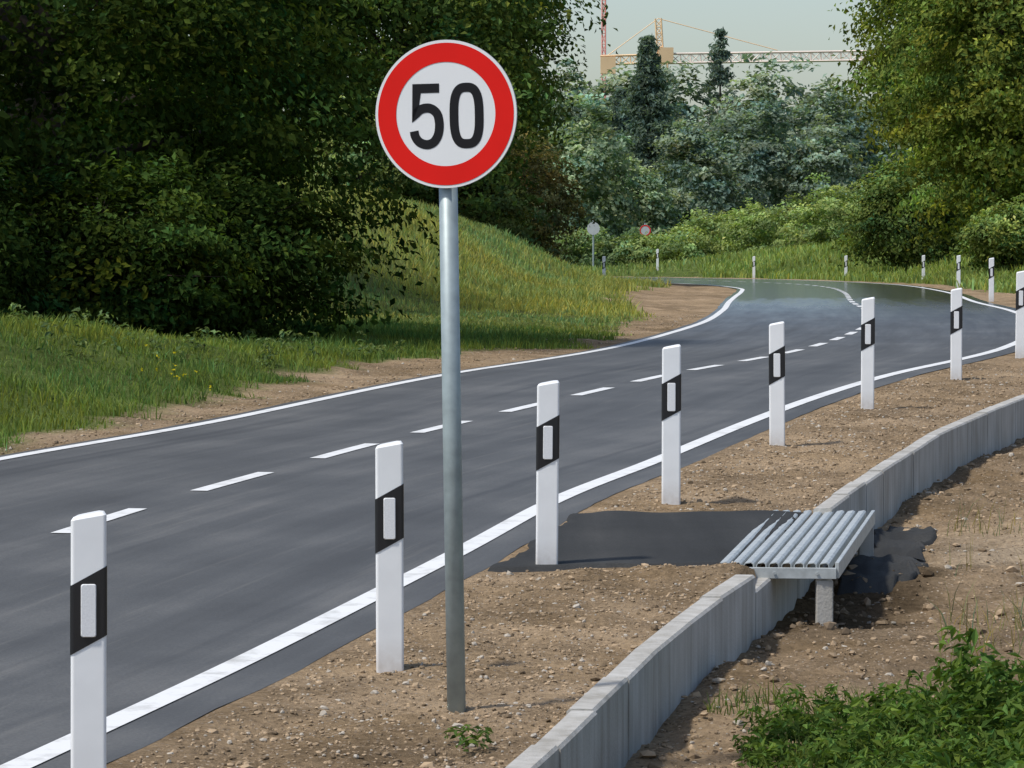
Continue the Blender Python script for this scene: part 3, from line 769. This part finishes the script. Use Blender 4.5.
def weedmass(name, spots, color, leaf, per=26, spread=.10, asp=.42):
    Ps = []; Ns = []; Cs = []; Ss = []; g = np.random.default_rng(len(spots) + 9)
    for (x, y, h) in spots:
        z = float(ground([x], [y])[0]); n = int(per * (.5 + h * 3)); t = g.random(n)
        az = g.uniform(0, 6.283, n); r = spread * (.35 + .9 * g.random(n)) * (1.15 - .6 * t) * (.6 + h)
        lx, ly = g.normal(0, .12, 2) * h
        P = np.stack([x + r * np.cos(az) + lx * t, y + r * np.sin(az) + ly * t, z + .02 + h * t], 1)
        N_ = np.stack([np.cos(az) * .6, np.sin(az) * .6, np.full(n, .9)], 1) + g.normal(0, .35, (n, 3))
        b = g.uniform(.6, 1.3, n) * (.5 + .6 * t) * g.uniform(.75, 1.25)
        Ps.append(P); Ns.append(N_); Cs.append(colr(color, b, g.normal(0, .1, n))); Ss.append(leaf * g.uniform(.5, 1.3, n) * (.6 + .8 * min(h, .5)))
    return leaves(name, np.vstack(Ps), np.vstack(Ns), np.concatenate(Ss), np.vstack(Cs), M_leaf, None, asp)
g = np.random.default_rng(77); sp = []
for i in range(480):
    y = g.uniform(13.6, 17.8)
    t = g.random() ** .9; x = y * (.056 + .090 * t)
    sp.append((x, y, (.08 + .27 * t) * g.uniform(.4, 1.15)))
for i in range(16): sp.append((17 * .120 + g.normal(0, .13), 16.6 + g.normal(0, .4), g.uniform(.34, .52)))
weedmass('weeds', sp, (.105, .170, .040), .080, 40, .10, .36)
Xw = rng.uniform(.75, 2.6, 8000); Yw = rng.uniform(13.6, 18.2, 8000); k = (Xw / Yw > .060 + .02 * fbm(Xw, Yw, .5, 2, 3)); Xw = Xw[k]; Yw = Yw[k]
blades('weed_grass', Xw, Yw, rng.uniform(.06, .26, len(Xw)) * (.5 + 6 * (Xw / Yw - .05)), np.full(len(Xw), .007), colr((.13, .185, .055), rng.uniform(.6, 1.3, len(Xw)), rng.normal(0, .15, len(Xw))), .8)
weedmass('weed_plant', [(-.17, 15.1, .08), (-.11, 15.05, .06), (-.22, 15.2, .05), (-.15, 15.0, .05)], (.11, .18, .05), .06, 34, .07)
sp = [(g.uniform(-6.5, -1.2), g.uniform(37, 50), g.uniform(.08, .24)) for i in range(130)]
sp = [s_ for s_, k in zip(sp, road_d([q[0] for q in sp], [q[1] for q in sp])[0] > 1.6) if k]
sp += [(-2.50, 46.5, .30), (-2.35, 46.8, .22), (-2.62, 46.2, .24)]
weedmass('herbs', sp, (.17, .23, .09), .10, 22, .12)
Xd = rng.uniform(1.6, 3.6, 2600); Yd = rng.uniform(14.5, 27, 2600); k = (Xd / Yd > .108) & (fbm(Xd, Yd, .6, 2, 9) > .05); Xd = Xd[k]; Yd = Yd[k]
blades('dry_grass', Xd, Yd, rng.uniform(.06, .30, len(Xd)), np.full(len(Xd), .006), colr((.22, .21, .10), rng.uniform(.6, 1.3, len(Xd)), rng.normal(0, .2, len(Xd))), .8)
fx = rng.normal(-3.25, .17, 12); fy = rng.normal(38.6, .5, 12); fz = ground(fx, fy) + rng.uniform(.06, .15, 12)
C = np.repeat(np.stack([fx, fy, fz], 1), 4, 0) + rng.normal(0, .010, (48, 3))
leaves('yellow_flowers', C, rng.normal(size=(48, 3)) + np.array([0, -.5, 1]), np.full(48, .026), np.tile([.6, .5, .03], (48, 1)), M_leaf, None, .8)

# ------------------------------------------------------------ loose stones
phi = (1 + 5 ** .5) / 2
ico = np.array([(-1, phi, 0), (1, phi, 0), (-1, -phi, 0), (1, -phi, 0), (0, -1, phi), (0, 1, phi), (0, -1, -phi), (0, 1, -phi), (phi, 0, -1), (phi, 0, 1), (-phi, 0, -1), (-phi, 0, 1)]) / 1.9
icf = np.array([(0, 11, 5), (0, 5, 1), (0, 1, 7), (0, 7, 10), (0, 10, 11), (1, 5, 9), (5, 11, 4), (11, 10, 2), (10, 7, 6), (7, 1, 8), (3, 9, 4), (3, 4, 2), (3, 2, 6), (3, 6, 8), (3, 8, 9), (4, 9, 5), (2, 4, 11), (6, 2, 10), (8, 6, 7), (9, 8, 1)])
n = 42000
Y = 13 + (46 - 13) * rng.random(n) ** 1.3; wxx = wallx(Y); Rr = np.interp(Y, Rp[:14, 1], Rp[:14, 0])
low_ = rng.random(n) < .5
X = np.where(low_, wxx + .14 + rng.random(n) ** 1.3 * 3.5, Rr + .38 + rng.random(n) * (wxx - Rr - .4))
nl_ = 5000; Yl = rng.uniform(28, 75, nl_); Xl = np.interp(Yl, Lp[:14, 1], Lp[:14, 0]) - .25 - rng.random(nl_) * np.interp(Yl, [30, 45, 75], [.4, .9, 1.3])
X = np.concatenate([X, Xl]); Y = np.concatenate([Y, Yl]); low_ = np.concatenate([low_, np.zeros(nl_, bool)])
kk = ~((Y > 21.3) & (Y < 24.9) & (X > -.3) & (X < 2.3) & ~low_); X = X[kk]; Y = Y[kk]; low_ = low_[kk]; n = len(X)
s_ = .0045 + .008 * rng.random(n) ** 3 + .014 * rng.random(n) ** 18 * np.where(low_, 2.0, 1)
V = ico[None] * (1 + rng.normal(0, .16, (n, 12, 1))); sc = rng.uniform(.6, 1.35, (n, 1, 3)); sc[..., 2] *= .7; V = V * sc * s_[:, None, None]
az = rng.uniform(0, 6.283, n); c, s = np.cos(az)[:, None], np.sin(az)[:, None]
V = np.stack([V[..., 0] * c - V[..., 1] * s, V[..., 0] * s + V[..., 1] * c, V[..., 2]], -1)
V = V + np.stack([X, Y, ground(X, Y) + s_ * .15], 1)[:, None]
F = (icf[None] + np.arange(n)[:, None, None] * 12).reshape(-1, 3)
sc_ = np.array([.30, .225, .148])[None] * rng.uniform(.45, 1.5, (n, 1)); sc_ = sc_ + (np.array([.42, .38, .32]) - sc_) * (rng.random((n, 1)) < .12)
grate_dark_k = (low_ & (np.abs(Y - 22.6) < 1.6) & (X - wallx(Y) < .8))[:, None]; sc_ = np.where(grate_dark_k, sc_ * .5, sc_)  # stones around the grating darkened like the soil
make_mesh('gravel_stones', V.reshape(-1, 3), F, M_stone, np.repeat(sc_, 12, 0))
n = 150; Yc = rng.uniform(20.9, 24.5, n); Xc = wallx(Yc) + .16 + rng.random(n) * .5; s_ = .01 + .03 * rng.random(n) ** 3
V = ico[None] * (1 + rng.normal(0, .2, (n, 12, 1))) * rng.uniform(.6, 1.3, (n, 1, 3)) * s_[:, None, None]
V = V + np.stack([Xc, Yc, ground(Xc, Yc) + s_ * .2], 1)[:, None]
F = (icf[None] + np.arange(n)[:, None, None] * 12).reshape(-1, 3)
make_mesh('rubble', V.reshape(-1, 3), F, M_stone, np.repeat(np.array([.17, .13, .09])[None] * rng.uniform(.4, 1.6, (n, 1)), 12, 0))

# ------------------------------------------------------------ crane
M_cry = simple('crane_yellow', (.74, .52, .30), .5, 0, .3, .1); M_cro = simple('crane_pale', (.78, .66, .58), .5, 0, .3, .1); M_crr = simple('crane_red', (.74, .28, .24), .5, 0, .3, .1)  # crane paint paled, distance haze mixed into the colour
def lattice(mb, a, b, w, step, r, br):
    a = Vector(a); b = Vector(b); d = (b - a); L_ = d.length; d.normalize()
    u = Vector((0, 1, 0)); v_ = d.cross(u).normalized(); cs = [u * i * w / 2 + v_ * j * w / 2 for i, j in ((-1, -1), (1, -1), (1, 1), (-1, 1))]
    for c in cs: mb.bar(a + c, b + c, r, n=4)
    k = int(L_ / step)
    for i in range(k):
        p = a + d * (i * step); q = a + d * ((i + 1) * step)
        for t in range(4):
            c1_, c2_ = cs[t], cs[(t + 1) % 4]
            if i % 2: c1_, c2_ = c2_, c1_
            mb.bar(p + c1_, q + c2_, br, n=4); mb.bar(p + c1_, p + c2_, br, n=4)
cr = empty('tower_crane', (17.8, 480, .6))
mb = MB(); lattice(mb, (0, 0, 0), (0, 0, 24), 1.6, 1.6, .10, .06); mb.obj('mast', M_cry, cr)
mb = MB(); lattice(mb, (0, 0, 24), (-.3, 0, 29), .7, .8, .09, .05); mb.box((.6, 0, 24.6), (.9, 0, 0), (0, .9, 0), (0, 0, .9)); mb.obj('cab_and_peak', M_cry, cr)
mb = MB(); lattice(mb, (0, 0, 24.2), (28, 0, 24.6), 1.1, 1.2, .11, .055); mb.obj('jib', M_cro, cr)
mb = MB(); lattice(mb, (0, 0, 24.2), (-7.2, 0, 24.0), 1.0, 1.2, .11, .055); mb.box((-6.3, 0, 23.4), (.9, 0, 0), (0, .7, 0), (0, 0, 1.0)); mb.obj('counter_jib', M_cry, cr)
mb = MB(); mb.bar((-.3, 0, 29), (14, 0, 25.2), .05, n=4); mb.bar((-.3, 0, 29), (-6.6, 0, 24.4), .05, n=4); mb.obj('pendant_lines', M_cry, cr)
cr = empty('tower_crane', (11.9, 520, .6))
mb = MB(); lattice(mb, (0, 0, 0), (0, 0, 44), .45, 1.4, .08, .045); mb.obj('mast', M_crr, cr)
mb = MB(); lattice(mb, (-12, 0, 41), (10, 0, 41), .7, 1.4, .1, .06); mb.obj('jib', M_crr, cr)

# ------------------------------------------------------------ light, sky, camera
el = math.radians(58); rot = math.atan2(-.82, -.50)
w = bpy.data.worlds.new('World'); scene.world = w; w.use_nodes = True
nt = w.node_tree; bg = nt.nodes['Background']; sk = nt.nodes.new('ShaderNodeTexSky'); sk.sky_type = 'NISHITA'
sk.sun_disc = False; sk.sun_elevation = el; sk.sun_rotation = rot; sk.air_density = 1.0; sk.dust_density = 1.7; sk.ozone_density = 1.6
nt.links.new(sk.outputs[0], bg.inputs[0]); bg.inputs[1].default_value = .15
sl = bpy.data.lights.new('sun', 'SUN'); sl.energy = 3.5; sl.angle = math.radians(4); sl.color = (1, .95, .87)
so = bpy.data.objects.new('sun', sl); scene.collection.objects.link(so)
dirv = Vector((math.sin(rot) * math.cos(el), math.cos(rot) * math.cos(el), math.sin(el)))
so.rotation_euler = dirv.to_track_quat('Z', 'Y').to_euler(); so.location = (-10, -10, 30)
cam = bpy.data.cameras.new('camera'); co = bpy.data.objects.new('camera', cam); scene.collection.objects.link(co)
cam.sensor_width = 36; cam.lens = 4000 / 1024 * 36; cam.clip_end = 3000; cam.clip_start = .5
co.location = (0, 0, CAMZ); co.rotation_euler = (math.radians(90) - math.atan(134 / 4000), 0, 0)
scene.camera = co
